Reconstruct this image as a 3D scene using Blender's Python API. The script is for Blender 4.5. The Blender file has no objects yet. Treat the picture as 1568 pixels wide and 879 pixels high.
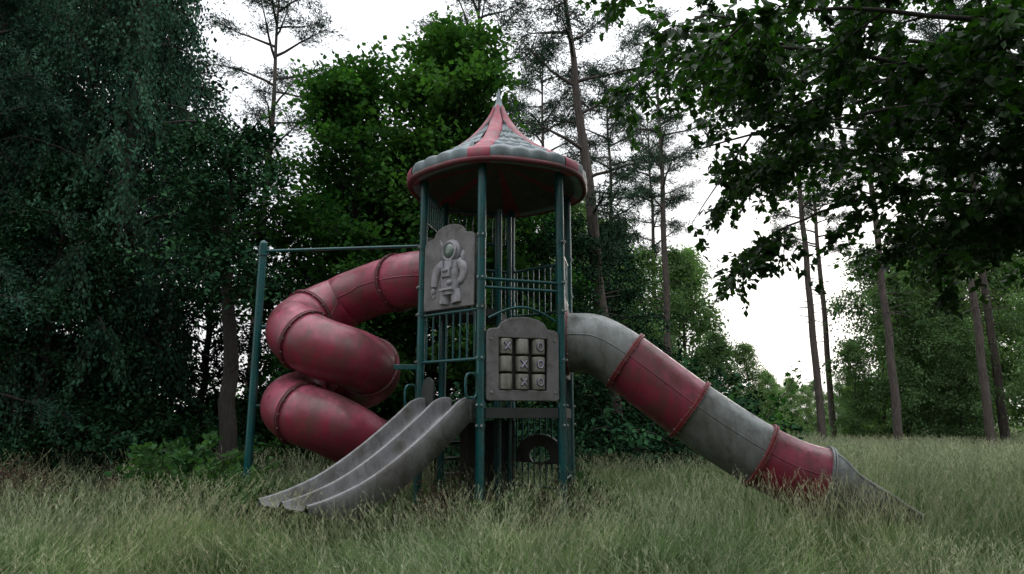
import bpy, math, random
import numpy as np
from mathutils import Vector, Matrix
R=math.radians
scene=bpy.context.scene
random.seed(3)

# ---------------------------------------------------------------- materials
def nodes_of(name):
    m=bpy.data.materials.new(name); m.use_nodes=True
    nt=m.node_tree; nt.nodes.clear()
    return m,nt,nt.nodes,nt.links
def N(ns,t,**k):
    n=ns.new(t)
    for a,b in k.items(): setattr(n,a,b)
    return n
def noise(ns,ls,vec,scale,detail=4,rough=.55):
    n=N(ns,'ShaderNodeTexNoise'); n.inputs['Scale'].default_value=scale
    n.inputs['Detail'].default_value=detail; n.inputs['Roughness'].default_value=rough
    if vec is not None: ls.new(vec,n.inputs['Vector'])
    return n.outputs['Fac']
def ramp(ns,ls,fac,stops):
    r=N(ns,'ShaderNodeValToRGB'); cr=r.color_ramp
    while len(cr.elements)<len(stops): cr.elements.new(.5)
    for e,(p,c) in zip(cr.elements,stops):
        e.position=p; e.color=(c[0],c[1],c[2],1) if hasattr(c,'__len__') else (c,c,c,1)
    ls.new(fac,r.inputs['Fac']); return r.outputs['Color']
def mix(ns,ls,f,a,b,mode='MIX'):
    m=N(ns,'ShaderNodeMix',data_type='RGBA',blend_type=mode)
    for s,v in ((0,f),(6,a),(7,b)):
        if hasattr(v,'is_linked') or hasattr(v,'links'): ls.new(v,m.inputs[s])
        else:
            m.inputs[s].default_value = v if s==0 else (v[0],v[1],v[2],1)
    return m.outputs[2]
def mapping(ns,ls,out,scale):
    mp=N(ns,'ShaderNodeMapping'); mp.inputs['Scale'].default_value=scale
    ls.new(out,mp.inputs['Vector']); return mp.outputs['Vector']

def surf_mat(name,ca,cb,dirt,rough=.45,scale=2.0,dirt_amt=.5,bump=.15,streak=True,top=None,spec=.5,fine=40):
    m,nt,ns,ls=nodes_of(name)
    out=N(ns,'ShaderNodeOutputMaterial'); p=N(ns,'ShaderNodeBsdfPrincipled')
    ls.new(p.outputs[0],out.inputs[0])
    tc=N(ns,'ShaderNodeTexCoord').outputs['Object']
    c=mix(ns,ls,ramp(ns,ls,noise(ns,ls,tc,scale),[(.35,0),(.65,1)]),ca,cb)
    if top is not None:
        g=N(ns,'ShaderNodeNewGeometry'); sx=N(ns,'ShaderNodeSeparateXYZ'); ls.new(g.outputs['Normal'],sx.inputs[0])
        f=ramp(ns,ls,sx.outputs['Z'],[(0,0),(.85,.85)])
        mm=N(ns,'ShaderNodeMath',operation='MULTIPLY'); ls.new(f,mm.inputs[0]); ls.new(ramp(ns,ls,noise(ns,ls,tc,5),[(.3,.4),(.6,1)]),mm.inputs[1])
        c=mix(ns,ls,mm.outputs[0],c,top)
    v=mapping(ns,ls,tc,(7,7,1.2)) if streak else tc
    d=ramp(ns,ls,noise(ns,ls,v,1.6 if streak else scale*2,8,.65),[(.62-dirt_amt*.25,0),(.75,1)])
    dm=N(ns,'ShaderNodeMath',operation='MULTIPLY'); ls.new(d,dm.inputs[0]); dm.inputs[1].default_value=.85
    c=mix(ns,ls,dm.outputs[0],c,dirt)
    d2=ramp(ns,ls,noise(ns,ls,tc,scale*.9,10,.7),[(.47,0),(.66,.8)])
    c=mix(ns,ls,d2,c,dirt)
    d3=ramp(ns,ls,noise(ns,ls,tc,28,6,.7),[(.55,0),(.75,.5)])
    c=mix(ns,ls,d3,c,dirt)
    ls.new(c,p.inputs['Base Color'])
    rr=ramp(ns,ls,noise(ns,ls,tc,6,6),[(.3,max(rough-.12,.05)),(.7,min(rough+.2,1))])
    ls.new(rr,p.inputs['Roughness']); p.inputs['Specular IOR Level'].default_value=spec
    b=N(ns,'ShaderNodeBump'); b.inputs['Strength'].default_value=bump; b.inputs['Distance'].default_value=.01
    ls.new(noise(ns,ls,tc,fine,6),b.inputs['Height']); ls.new(b.outputs[0],p.inputs['Normal'])
    return m

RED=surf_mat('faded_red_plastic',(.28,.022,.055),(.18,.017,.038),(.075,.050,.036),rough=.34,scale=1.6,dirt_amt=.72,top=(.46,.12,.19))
REDR=surf_mat('red_roof_plastic',(.36,.065,.10),(.28,.045,.075),(.14,.10,.10),rough=.5,scale=3,dirt_amt=.45)
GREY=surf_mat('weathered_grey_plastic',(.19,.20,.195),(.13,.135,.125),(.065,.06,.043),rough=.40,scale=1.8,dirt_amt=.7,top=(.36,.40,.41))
PANEL=surf_mat('grey_panel_plastic',(.17,.16,.165),(.125,.12,.122),(.06,.055,.045),rough=.6,scale=4,dirt_amt=.35,streak=True)
RELIEF=surf_mat('relief_grey_plastic',(.31,.30,.33),(.25,.245,.27),(.11,.10,.09),rough=.5,scale=5,dirt_amt=.25)
PDARK=surf_mat('panel_recess_dark',(.03,.03,.032),(.02,.02,.022),(.03,.028,.02),rough=.7)
ROLL=surf_mat('beige_roller_plastic',(.29,.28,.245),(.23,.22,.19),(.10,.09,.07),rough=.5,scale=6,dirt_amt=.35)
MARK=surf_mat('pale_mark_paint',(.42,.40,.48),(.34,.32,.4),(.2,.18,.2),rough=.5)
MARKD=surf_mat('purple_mark_paint',(.09,.06,.12),(.07,.05,.10),(.07,.06,.07),rough=.5)
VISOR=surf_mat('visor_plastic',(.10,.15,.12),(.07,.11,.09),(.07,.09,.06),rough=.12,spec=.9)
GREEN=surf_mat('teal_painted_steel',(.004,.080,.082),(.003,.058,.060),(.016,.038,.030),rough=.28,scale=3,dirt_amt=.25,bump=.05)
DECK=surf_mat('dark_deck_steel',(.03,.035,.035),(.02,.025,.025),(.03,.03,.02),rough=.7)
SHINGLE=surf_mat('grey_shingle_plastic',(.20,.25,.27),(.16,.20,.215),(.105,.12,.115),rough=.5,scale=3,dirt_amt=.3)
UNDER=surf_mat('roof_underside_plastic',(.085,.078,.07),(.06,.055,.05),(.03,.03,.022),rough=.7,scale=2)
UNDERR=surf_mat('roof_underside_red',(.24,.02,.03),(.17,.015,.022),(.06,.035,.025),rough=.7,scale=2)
STEEL=surf_mat('bolt_steel',(.35,.37,.38),(.25,.26,.27),(.1,.09,.07),rough=.4)
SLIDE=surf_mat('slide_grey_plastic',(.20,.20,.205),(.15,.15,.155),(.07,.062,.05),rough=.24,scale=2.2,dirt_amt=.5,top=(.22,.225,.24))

def leaf_mat(name,dark,light,trans=.35,rough=.5,tip=None,patch=None):
    m,nt,ns,ls=nodes_of(name)
    out=N(ns,'ShaderNodeOutputMaterial'); a=N(ns,'ShaderNodeAttribute',attribute_name='var')
    oi=N(ns,'ShaderNodeObjectInfo')
    stops=[(0,dark),(1,light)] if tip is None else [(0,dark),(.75,light),(1,tip)]
    c=ramp(ns,ls,a.outputs['Fac'],stops)
    g=N(ns,'ShaderNodeNewGeometry')
    if patch:
        f=ramp(ns,ls,noise(ns,ls,g.outputs['Position'],.45,2,.6),[(.42,0),(.62,1)])
        c=mix(ns,ls,f,c,mix(ns,ls,1.0,c,patch,'MULTIPLY'))
        f=ramp(ns,ls,noise(ns,ls,g.outputs['Position'],1.7,2,.6),[(.35,.65),(.65,1.25)])
        c=mix(ns,ls,1.0,c,f,'MULTIPLY')
    else:
        f=ramp(ns,ls,noise(ns,ls,g.outputs['Position'],.9,1,.6),[(.36,.6),(.64,1.0)])
        c=mix(ns,ls,1.0,c,f,'MULTIPLY')
    hs=N(ns,'ShaderNodeHueSaturation'); ls.new(c,hs.inputs['Color'])
    if not patch:
        mr=N(ns,'ShaderNodeMapRange'); ls.new(oi.outputs['Random'],mr.inputs['Value']); mr.inputs['To Min'].default_value=.95; mr.inputs['To Max'].default_value=1.5
        ls.new(mr.outputs[0],hs.inputs['Value'])
        mr2=N(ns,'ShaderNodeMapRange'); ls.new(oi.outputs['Random'],mr2.inputs['Value']); mr2.inputs['To Min'].default_value=.515; mr2.inputs['To Max'].default_value=.485
        ls.new(mr2.outputs[0],hs.inputs['Hue'])
    p=N(ns,'ShaderNodeBsdfPrincipled' if rough<.5 else 'ShaderNodeBsdfDiffuse')
    ls.new(hs.outputs[0],p.inputs[0]); p.inputs['Roughness'].default_value=rough if rough<.5 else 0
    if trans<=0:
        ls.new(p.outputs[0],out.inputs[0]); return m
    t=N(ns,'ShaderNodeBsdfTranslucent')
    tcol=mix(ns,ls,1.0,hs.outputs[0],(1.3,1.5,.6),'MULTIPLY'); ls.new(tcol,t.inputs['Color'])
    ms=N(ns,'ShaderNodeMixShader'); ms.inputs[0].default_value=trans
    ls.new(p.outputs[0],ms.inputs[1]); ls.new(t.outputs[0],ms.inputs[2]); ls.new(ms.outputs[0],out.inputs[0])
    return m
L_MAPLE=leaf_mat('maple_leaves',(.012,.045,.014),(.046,.125,.032),.36)
L_BIRCH=leaf_mat('birch_leaves',(.020,.058,.038),(.062,.138,.080),0)
L_LARCH=leaf_mat('larch_needles',(.028,.080,.052),(.080,.175,.110),0)
L_DARK=leaf_mat('dark_forest_leaves',(.011,.036,.020),(.036,.092,.042),0)
L_OVER=leaf_mat('hornbeam_leaves',(.012,.034,.007),(.038,.095,.014),.45,.45)
L_PINE=leaf_mat('pine_needles',(.022,.048,.032),(.05,.09,.058),0)
L_FAR=leaf_mat('far_leaves',(.075,.135,.06),(.17,.27,.125),.35)  # light green leaves, paled further in colour to stand in for haze
L_WEED=leaf_mat('weed_leaves',(.03,.08,.025),(.10,.19,.08),.35)
L_DOCK=leaf_mat('dry_dock_leaves',(.04,.025,.018),(.12,.075,.055),0)
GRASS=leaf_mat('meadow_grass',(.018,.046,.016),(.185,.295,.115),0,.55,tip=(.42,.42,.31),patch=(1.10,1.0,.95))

def bark_mat(name,a,b,sc=6):
    m,nt,ns,ls=nodes_of(name)
    out=N(ns,'ShaderNodeOutputMaterial'); p=N(ns,'ShaderNodeBsdfPrincipled'); ls.new(p.outputs[0],out.inputs[0])
    tc=N(ns,'ShaderNodeTexCoord').outputs['Object']; v=mapping(ns,ls,tc,(3,3,.6))
    f=noise(ns,ls,v,sc,8,.7)
    ls.new(ramp(ns,ls,f,[(.35,a),(.65,b)]),p.inputs['Base Color']); p.inputs['Roughness'].default_value=.9
    bm=N(ns,'ShaderNodeBump'); bm.inputs['Strength'].default_value=.8; bm.inputs['Distance'].default_value=.03
    ls.new(f,bm.inputs['Height']); ls.new(bm.outputs[0],p.inputs['Normal']); return m
BARK=bark_mat('dark_bark',(.014,.011,.009),(.042,.036,.031))
BARKP=bark_mat('pine_bark',(.03,.024,.022),(.10,.078,.066))

# ---------------------------------------------------------------- mesh builder
def nrm(a): return a/np.maximum(np.linalg.norm(a,axis=-1,keepdims=True),1e-9)
class MB:
    def __init__(s): s.v=[];s.q=[];s.m=[];s.a=[];s.s=[];s.n=0
    def add(s,V,Q,mat=0,var=.5,smooth=True):
        V=np.asarray(V,float).reshape(-1,3); Q=np.asarray(Q,int).reshape(-1,4)
        s.v.append(V); s.q.append(Q+s.n); s.n+=len(V)
        s.m.append(np.full(len(Q),mat) if np.isscalar(mat) else mat)
        s.a.append(np.full(len(V),var) if np.isscalar(var) else var)
        s.s.append(np.full(len(Q),smooth))
    def mesh(s,name,mats):
        V=np.concatenate(s.v);Q=np.concatenate(s.q)
        me=bpy.data.meshes.new(name)
        me.vertices.add(len(V)); me.vertices.foreach_set('co',V.ravel())
        me.loops.add(len(Q)*4); me.loops.foreach_set('vertex_index',Q.ravel().astype(np.int32))
        me.polygons.add(len(Q)); me.polygons.foreach_set('loop_start',(np.arange(len(Q))*4).astype(np.int32))
        try: me.polygons.foreach_set('loop_total',np.full(len(Q),4,np.int32))
        except Exception: pass
        for m in mats: me.materials.append(m)
        me.polygons.foreach_set('material_index',np.concatenate(s.m).astype(np.int32))
        me.update(calc_edges=True)
        me.polygons.foreach_set('use_smooth',np.concatenate(s.s).astype(bool))
        at=me.attributes.new('var','FLOAT','POINT'); at.data.foreach_set('value',np.concatenate(s.a).astype(np.float32))
        me.update(); return me
    def obj(s,name,mats,parent=None):
        return link(name,s.mesh(name,mats),parent)
def link(name,me,parent=None,loc=None,rz=0,sc=1):
    o=bpy.data.objects.new(name,me); scene.collection.objects.link(o)
    if parent: o.parent=parent
    if loc is not None: o.location=loc
    o.rotation_euler=(0,0,rz); o.scale=(sc,sc,sc) if np.isscalar(sc) else sc
    return o
def empty(name,loc=(0,0,0)):
    o=bpy.data.objects.new(name,None); scene.collection.objects.link(o); o.location=loc; o.empty_display_size=.2; return o

def frames(P):
    P=np.asarray(P,float); T=np.gradient(P,axis=0); T=nrm(T)
    up=np.array([0,0,1.]) if abs(T[0][2])<.9 else np.array([1.,0,0])
    Nn=[];n=nrm(np.cross(T[0],up))
    for t in T:
        n=nrm(n-t*np.dot(n,t)); Nn.append(n)
    Nn=np.array(Nn); return P,T,Nn,np.cross(T,Nn)
def tube(mb,P,r,k=12,mat=0,closed=False,var=.5,smooth=True,cap=False):
    P,T,A,B=frames(P); n=len(P); r=np.full(n,r) if np.isscalar(r) else np.asarray(r,float)
    th=np.linspace(0,2*math.pi,k,endpoint=False)
    V=P[:,None]+r[:,None,None]*(np.cos(th)[None,:,None]*A[:,None]+np.sin(th)[None,:,None]*B[:,None])
    i=np.arange(n-1)[:,None]; j=np.arange(k)[None]; j2=(j+1)%k
    Q=np.stack([i*k+j+0*j2,i*k+j2,(i+1)*k+j2,(i+1)*k+j+0*j2],-1).reshape(-1,4)
    mb.add(V.reshape(-1,3),Q,mat,var,smooth)
    if cap:
        for e,c in ((0,P[0]),(n-1,P[-1])):
            ring=V[e]; VV=np.concatenate([ring,c[None]])
            Q=[[a,(a+1)%k,(a+2)%k,k] for a in range(0,k,2)]
            mb.add(VV,Q,mat,var,False)
def cyl(mb,p0,p1,r,k=12,mat=0,cap=True):
    p0=np.array(p0,float);p1=np.array(p1,float)
    tube(mb,np.array([p0,(p0+p1)/2,p1]),r,k,mat,cap=cap)
def box(mb,M,cx,cy,cz,sx,sy,sz,mat=0,bev=.006):
    h=[sx/2,sy/2,sz/2]; b=min(bev,min(h)*.4)
    V=[];Q=[]
    for (y,i) in ((-h[1],b),(-h[1]+b,0),(h[1]-b,0),(h[1],b)):
        x=h[0]-i; z=h[2]-i
        V+=[(-x,y,-z),(x,y,-z),(x,y,z),(-x,y,z)]
    for r in range(3):
        for j in range(4):
            Q.append([r*4+j,r*4+(j+1)%4,(r+1)*4+(j+1)%4,(r+1)*4+j])
    Q.append([3,2,1,0]);Q.append([12,13,14,15])
    V=np.array(V)+np.array([cx,cy,cz])
    V=V@np.array(M.to_3x3()).T+np.array(M.translation)
    mb.add(V,Q,mat,.5,False)
def catmull(pts,m=8):
    P=np.array(pts,float);P=np.vstack([2*P[0]-P[1],P,2*P[-1]-P[-2]]);o=[]
    for i in range(1,len(P)-2):
        for t in np.linspace(0,1,m,endpoint=False):
            a,b,c,d=P[i-1:i+3]
            o.append(.5*((2*b)+(-a+c)*t+(2*a-5*b+4*c-d)*t*t+(-a+3*b-3*c+d)*t**3))
    o.append(P[-2]);return np.array(o)
def plate(name,outer,holes,th,bev,M,mat,parent):
    cu=bpy.data.curves.new(name,'CURVE');cu.dimensions='2D';cu.fill_mode='BOTH'
    for loop in [outer]+holes:
        sp=cu.splines.new('POLY');sp.points.add(len(loop)-1);sp.use_cyclic_u=True
        for p,(x,y) in zip(sp.points,loop): p.co=(x,y,0,1)
    cu.extrude=th/2-bev;cu.bevel_depth=bev;cu.bevel_resolution=1
    o=bpy.data.objects.new(name,cu);scene.collection.objects.link(o)
    bpy.context.view_layer.update()
    me=bpy.data.meshes.new_from_object(o.evaluated_get(bpy.context.evaluated_depsgraph_get()))
    bpy.data.objects.remove(o)
    me.materials.clear();me.materials.append(mat)
    o=bpy.data.objects.new(name,me);scene.collection.objects.link(o)
    o.matrix_world=M@Matrix.Rotation(R(90),4,'X')
    o.parent=parent
    return o

# ---------------------------------------------------------------- ground
gm,nt,ns,ls=nodes_of('forest_meadow_soil')
out=N(ns,'ShaderNodeOutputMaterial');p=N(ns,'ShaderNodeBsdfPrincipled');ls.new(p.outputs[0],out.inputs[0]);p.inputs['Roughness'].default_value=.95
tc=N(ns,'ShaderNodeTexCoord').outputs['Object']
c1=ramp(ns,ls,noise(ns,ls,tc,.6,8,.7),[(.35,(.022,.03,.012)),(.6,(.05,.065,.025)),(.75,(.07,.06,.035))])
ls.new(mix(ns,ls,ramp(ns,ls,noise(ns,ls,tc,30,8,.8),[(.4,0),(.6,1)]),c1,(.018,.022,.01)),p.inputs['Base Color'])
b=N(ns,'ShaderNodeBump');b.inputs['Distance'].default_value=.05;ls.new(noise(ns,ls,tc,12,8),b.inputs['Height']);ls.new(b.outputs[0],p.inputs['Normal'])
mb=MB()
gx=np.concatenate([np.linspace(-400,-45,8),np.linspace(-40,40,61),np.linspace(45,400,8)])
gy=np.concatenate([np.linspace(-300,-25,6),np.linspace(-20,80,71),np.linspace(90,600,8)])
X,Y=np.meshgrid(gx,gy)
def gz(X,Y):
    d=np.clip((np.abs(Y-8)-3)/10,0,1)
    return (.05*np.sin(X*.6+1)*np.cos(Y*.5)+.06*np.sin(X*.23-Y*.31))*np.minimum(1,d+.25)
V=np.stack([X,Y,gz(X,Y)],-1).reshape(-1,3)
nx=len(gx);ny=len(gy)
i=np.arange(ny-1)[:,None];j=np.arange(nx-1)[None]
mb.add(V,np.stack([i*nx+j,i*nx+j+1,(i+1)*nx+j+1,(i+1)*nx+j],-1).reshape(-1,4))
mb.obj('ground',[gm])

# ---------------------------------------------------------------- tower
CX,CY=-.2,9.6; HR=1.1
ANG=[-10+60*i for i in range(6)]
def post_xy(a,r=HR): return np.array([CX+r*math.sin(R(a)),CY-r*math.cos(R(a))])
def side_M(a,z=0):
    n=Vector((math.sin(R(a)),-math.cos(R(a)),0)); ap=HR*math.cos(R(30))
    x=Vector((0,0,1)).cross(n); M=Matrix.Identity(4)
    for r in range(3):
        M[r][0]=x[r];M[r][1]=-n[r];M[r][2]=(0,0,1)[r]
    M.translation=Vector((CX,CY,z))+n*ap
    return M
tower=empty('playground_tower',(CX,CY,0))
def fin(o):
    o.matrix_parent_inverse=o.parent.matrix_world.inverted(); return o
bpy.context.view_layer.update()
mb=MB()
for a in ANG:
    x,y=post_xy(a); cyl(mb,(x,y,-.1),(x,y,4.72),.056,20)
    for z in (1.25,1.5,2.08,2.72,3.1,3.66):
        cyl(mb,(x,y,z-.03),(x,y,z+.03),.064,16,mat=0)
        nn=nrm(np.array([x-CX,y-CY])); tt=np.array([-nn[1],nn[0]])
        for s in (-1,1):
            q=np.array([x,y])+.062*(nn*.8+tt*s*.5)
            cyl(mb,(q[0],q[1],z),(q[0]+nn[0]*.025,q[1]+nn[1]*.025,z),.014,8,mat=1)
fin(mb.obj('support_posts',[GREEN,STEEL],tower))

def loc2w(M,p): return np.array(M@Vector(p))
def railing(mb,a,z0,z1,nb,w=.5,r=.016):
    M=side_M(a)
    for z in (z0,z1): cyl(mb,loc2w(M,(-w,0,z)),loc2w(M,(w,0,z)),.021,10)
    for x in np.linspace(-w+.06,w-.06,nb): cyl(mb,loc2w(M,(x,0,z0)),loc2w(M,(x,0,z1)),r*.75,8,cap=False)
mb=MB()
railing(mb,-40,2.07,2.70,8)
railing(mb,20,2.98,3.09,0)
railing(mb,140,2.9,3.62,9)
railing(mb,200,2.9,3.62,9)
railing(mb,200,4.05,4.55,9)
railing(mb,260,4.05,4.5,9)
railing(mb,80,2.95,3.55,8)
railing(mb,140,.35,1.35,9)
railing(mb,80,.55,1.38,8)
M=side_M(20)
pts=[loc2w(M,(x,-.02,2.58+.16*math.cos(x/.46*math.pi/2))) for x in np.linspace(-.46,.46,17)]
tube(mb,np.array(pts),.019,8)
for dx,dy in ((-.02,.15),(.16,.28),(.02,-.1)):
    cyl(mb,(CX+dx,CY+dy,0),(CX+dx,CY+dy,4.3),.035,12)
for a,z in ((-10,1.73),(-70,1.62)):
    x,y=post_xy(a); d=np.array([-.8,-.6,0])
    L=[]
    for t in np.linspace(0,2*math.pi,25)[:-1]:
        u=.085+.085*np.sign(math.cos(t))*abs(math.cos(t))**.6; w=.15*np.sign(math.sin(t))*abs(math.sin(t))**.6
        L.append(np.array([x,y,z])+d*(u+.05)+np.array([0,0,w]))
    L.append(L[0]); tube(mb,np.array(L),.017,8)
fin(mb.obj('railings',[GREEN],tower))

def hexdeck(mb,z,angs,th=.1,mat=0,r=HR-.03):
    c=np.array([CX,CY])
    for k in range(len(angs)-1):
        a=post_xy(angs[k],r);b=post_xy(angs[k+1],r);m=(a+b)/2
        V=[(c[0],c[1],z),(a[0],a[1],z),(m[0],m[1],z),(b[0],b[1],z)]
        V2=[(v[0],v[1],z-th) for v in V]
        mb.add(np.array(V+V2),[[0,1,2,3],[7,6,5,4],[1,0,4,5],[2,1,5,6],[3,2,6,7],[0,3,7,4]],mat,.5,False)
mb=MB()
hexdeck(mb,1.46,[-70,-10,50,110,170,230,290])
hexdeck(mb,2.02,[50,110,170])
hexdeck(mb,2.86,[170,230,290])
for a in (20,-40,80,140,200,260):
    box(mb,side_M(a),0,0,1.40,.98,.05,.13,0)
for k in range(5):
    box(mb,side_M(200),0,-.12-.22*(4-k),.22+.25*k,.8,.24,.04,0)
for s in (-1,1):
    p0=loc2w(side_M(200),(s*.42,-1.15,.0));p1=loc2w(side_M(200),(s*.42,0,1.42)); cyl(mb,p0,p1,.035,8)
box(mb,side_M(200),0,.5,.75,.7,.4,1.1,0)
fin(mb.obj('decks_and_steps',[DECK],tower))

# roof
ks=[(0.05,5.93),(.11,5.79),(.20,5.64),(.36,5.43),(.58,5.22),(.85,5.03),(1.09,4.88),(1.25,4.765)]
prof=catmull([(a,0,b) for a,b in ks],24)[:,[0,2]]
seg=np.concatenate([[0],np.cumsum(np.linalg.norm(np.diff(prof,axis=0),axis=1))]);S=seg/seg[-1]
nv=170; sv=np.linspace(0,1,nv)
pr=np.interp(sv,S,prof[:,0]);pz=np.interp(sv,S,prof[:,1])
dr=np.gradient(pr);dz=np.gradient(pz);ln=np.hypot(dr,dz);nr_,nz_=-dz/ln,dr/ln
rows=7;cols=3
mb=MB()
hw=.095+.05*sv**.7
def emit(A,Rr,Z,mat,smooth=True):
    nv_,nu_=A.shape
    V=np.stack([CX+Rr*np.sin(A),CY-Rr*np.cos(A),Z],-1).reshape(-1,3)
    i=np.arange(nv_-1)[:,None];j=np.arange(nu_-1)[None]
    mb.add(V,np.stack([i*nu_+j,(i+1)*nu_+j,(i+1)*nu_+j+1,i*nu_+j+1],-1).reshape(-1,4),mat,.5,smooth)
def hexr(A): return 1-.035*(1-np.cos(6*(A-R(-10))))/2
for k in range(6):
    a0=R(ANG[k]); da=np.minimum(hw/pr,.51)
    u=np.linspace(-1,1,13)
    A=a0+da[:,None]*u[None]
    h=.036*(1-np.abs(u)**4)[None]*np.ones((nv,1))
    emit(A,(pr[:,None]+nr_[:,None]*h)*hexr(A),pz[:,None]+nz_[:,None]*h,1)
    nu=121;u=np.linspace(0,1,nu)
    A=(a0+da)[:,None]+(math.pi/3-2*da)[:,None]*u[None]
    v=(sv*rows)[:,None]*np.ones((1,nu)); 
    sc_=lambda row: .75*np.sqrt(np.maximum(0,1-(2*np.mod(u[None]*cols+.5*np.mod(row,2),1)-1)**2))
    n0=np.floor(v)
    row=np.where(v<(n0-1)+sc_(n0-1)+0*v,n0-1,np.where(v<n0+sc_(n0),n0,n0+1))
    top=row-1+sc_(row-1)
    pgr=np.clip((v-top),0,1.6)/1.6
    h=.004+.030*pgr*np.minimum(1,(sv*3+.25))[:,None]
    emit(A,(pr[:,None]+nr_[:,None]*h)*hexr(A),pz[:,None]+nz_[:,None]*h,0)
    g=((v-top)<.10)[:-1,:-1].reshape(-1)
    mb.m[-1]=np.where(g,5,0)
    rp=[(1.22,4.81),(1.27,4.80),(1.315,4.765),(1.33,4.71),(1.325,4.66),(1.30,4.62),(1.25,4.60),(1.19,4.60),(1.15,4.62)]
    rim=catmull([(a,0,b) for a,b in rp],5)[:,[0,2]]
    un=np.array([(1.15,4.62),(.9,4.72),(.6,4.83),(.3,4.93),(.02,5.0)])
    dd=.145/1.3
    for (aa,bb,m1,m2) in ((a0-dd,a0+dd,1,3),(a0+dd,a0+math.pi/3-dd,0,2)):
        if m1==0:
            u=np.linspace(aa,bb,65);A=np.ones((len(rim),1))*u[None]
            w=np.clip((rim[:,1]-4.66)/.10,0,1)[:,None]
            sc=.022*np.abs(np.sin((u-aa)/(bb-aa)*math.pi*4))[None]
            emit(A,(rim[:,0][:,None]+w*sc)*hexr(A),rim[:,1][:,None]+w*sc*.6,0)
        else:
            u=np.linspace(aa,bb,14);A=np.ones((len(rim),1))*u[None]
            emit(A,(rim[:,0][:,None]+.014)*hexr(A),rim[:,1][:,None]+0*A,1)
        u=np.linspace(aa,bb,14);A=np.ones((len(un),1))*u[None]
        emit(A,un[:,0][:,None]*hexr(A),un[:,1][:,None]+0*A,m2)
th=np.linspace(0,2*math.pi,97)
P=np.stack([CX+1.30*hexr(th)*np.sin(th),CY-1.30*hexr(th)*np.cos(th),0*th+4.625],-1); tube(mb,P,.042,8,mat=4)
z=np.array([5.88,5.92,5.95,6.0,6.08,6.24]);tube(mb,np.stack([0*z+CX,0*z+CY,z],-1),np.array([.085,.09,.07,.05,.035,.006]),16,mat=0)
REDDK=surf_mat('maroon_rim',(.17,.03,.042),(.12,.02,.033),(.06,.04,.03),rough=.5)
SEAMM=surf_mat('shingle_seam',(.05,.055,.06),(.035,.04,.042),(.02,.02,.02),rough=.8)
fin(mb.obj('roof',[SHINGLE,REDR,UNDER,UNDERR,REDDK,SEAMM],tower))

# tic-tac-toe panel
M=side_M(20)
def arc(cx,cy,r,a0,a1,n,ry=None):
    ry=ry or r
    return [(cx+r*math.cos(R(t)),cy+ry*math.sin(R(t))) for t in np.linspace(a0,a1,n)]
outer=[(-.46,1.56),(.46,1.56)]+[(.48,1.58),(.48,2.38)]+arc(.42,2.38,.06,0,90,5)+[(.33,2.45)]+arc(0,2.47,.31,10,170,15,.13)+[(-.33,2.45)]+arc(-.42,2.38,.06,90,180,5)+[(-.48,1.58)]
hole=[(-.34,1.67),(-.34,2.35),(.34,2.35),(.34,1.67)]
fin(plate('tic_tac_toe_board',outer,[hole],.06,.012,M@Matrix.Translation((0,-.03,0)),PANEL,tower))
mb=MB()
box(mb,M,0,.06,2.01,.70,.02,.70,0)
for c in (-1,0,1): 
    for r_ in (-1,0,1):
        x=c*.222; z=2.01+r_*.222
        zz=np.array([-.096,-.093,-.086,.086,.093,.096]); rr=np.array([.075,.082,.085,.085,.082,.075])
        P=np.array([loc2w(M,(x,-.0,z+q)) for q in zz]); tube(mb,P,rr,24,mat=1,cap=True)
def Xm(c,r_):
    x=c*.222;z=2.01+r_*.222
    for s in (-1,1):
        cyl(mb,loc2w(M,(x-.040,-.080,z-.05*s)),loc2w(M,(x+.040,-.080,z+.05*s)),.017,6,mat=3)
        cyl(mb,loc2w(M,(x-.036,-.092,z-.045*s)),loc2w(M,(x+.036,-.092,z+.045*s)),.009,6,mat=2)
def Om(c,r_):
    x=c*.222;z=2.01+r_*.222
    for rr_,yy,mt in ((.017,-.078,3),(.009,-.090,2)):
        L=[loc2w(M,(x+.036*math.cos(t),yy,z+.048*math.sin(t))) for t in np.linspace(0,2*math.pi,17)]
        tube(mb,np.array(L),rr_,6,mat=mt)
Xm(-1,1);Om(1,1);Xm(0,0);Om(1,0);Xm(0,-1);Om(1,-1)
for sx in (-1,1):
    for zz in (1.66,2.32):
        cyl(mb,loc2w(M,(sx*.43,-.055,zz)),loc2w(M,(sx*.43,-.075,zz)),.015,8,mat=4)
fin(mb.obj('tic_tac_toe_rollers',[PDARK,ROLL,MARK,MARKD,STEEL],tower))

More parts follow.
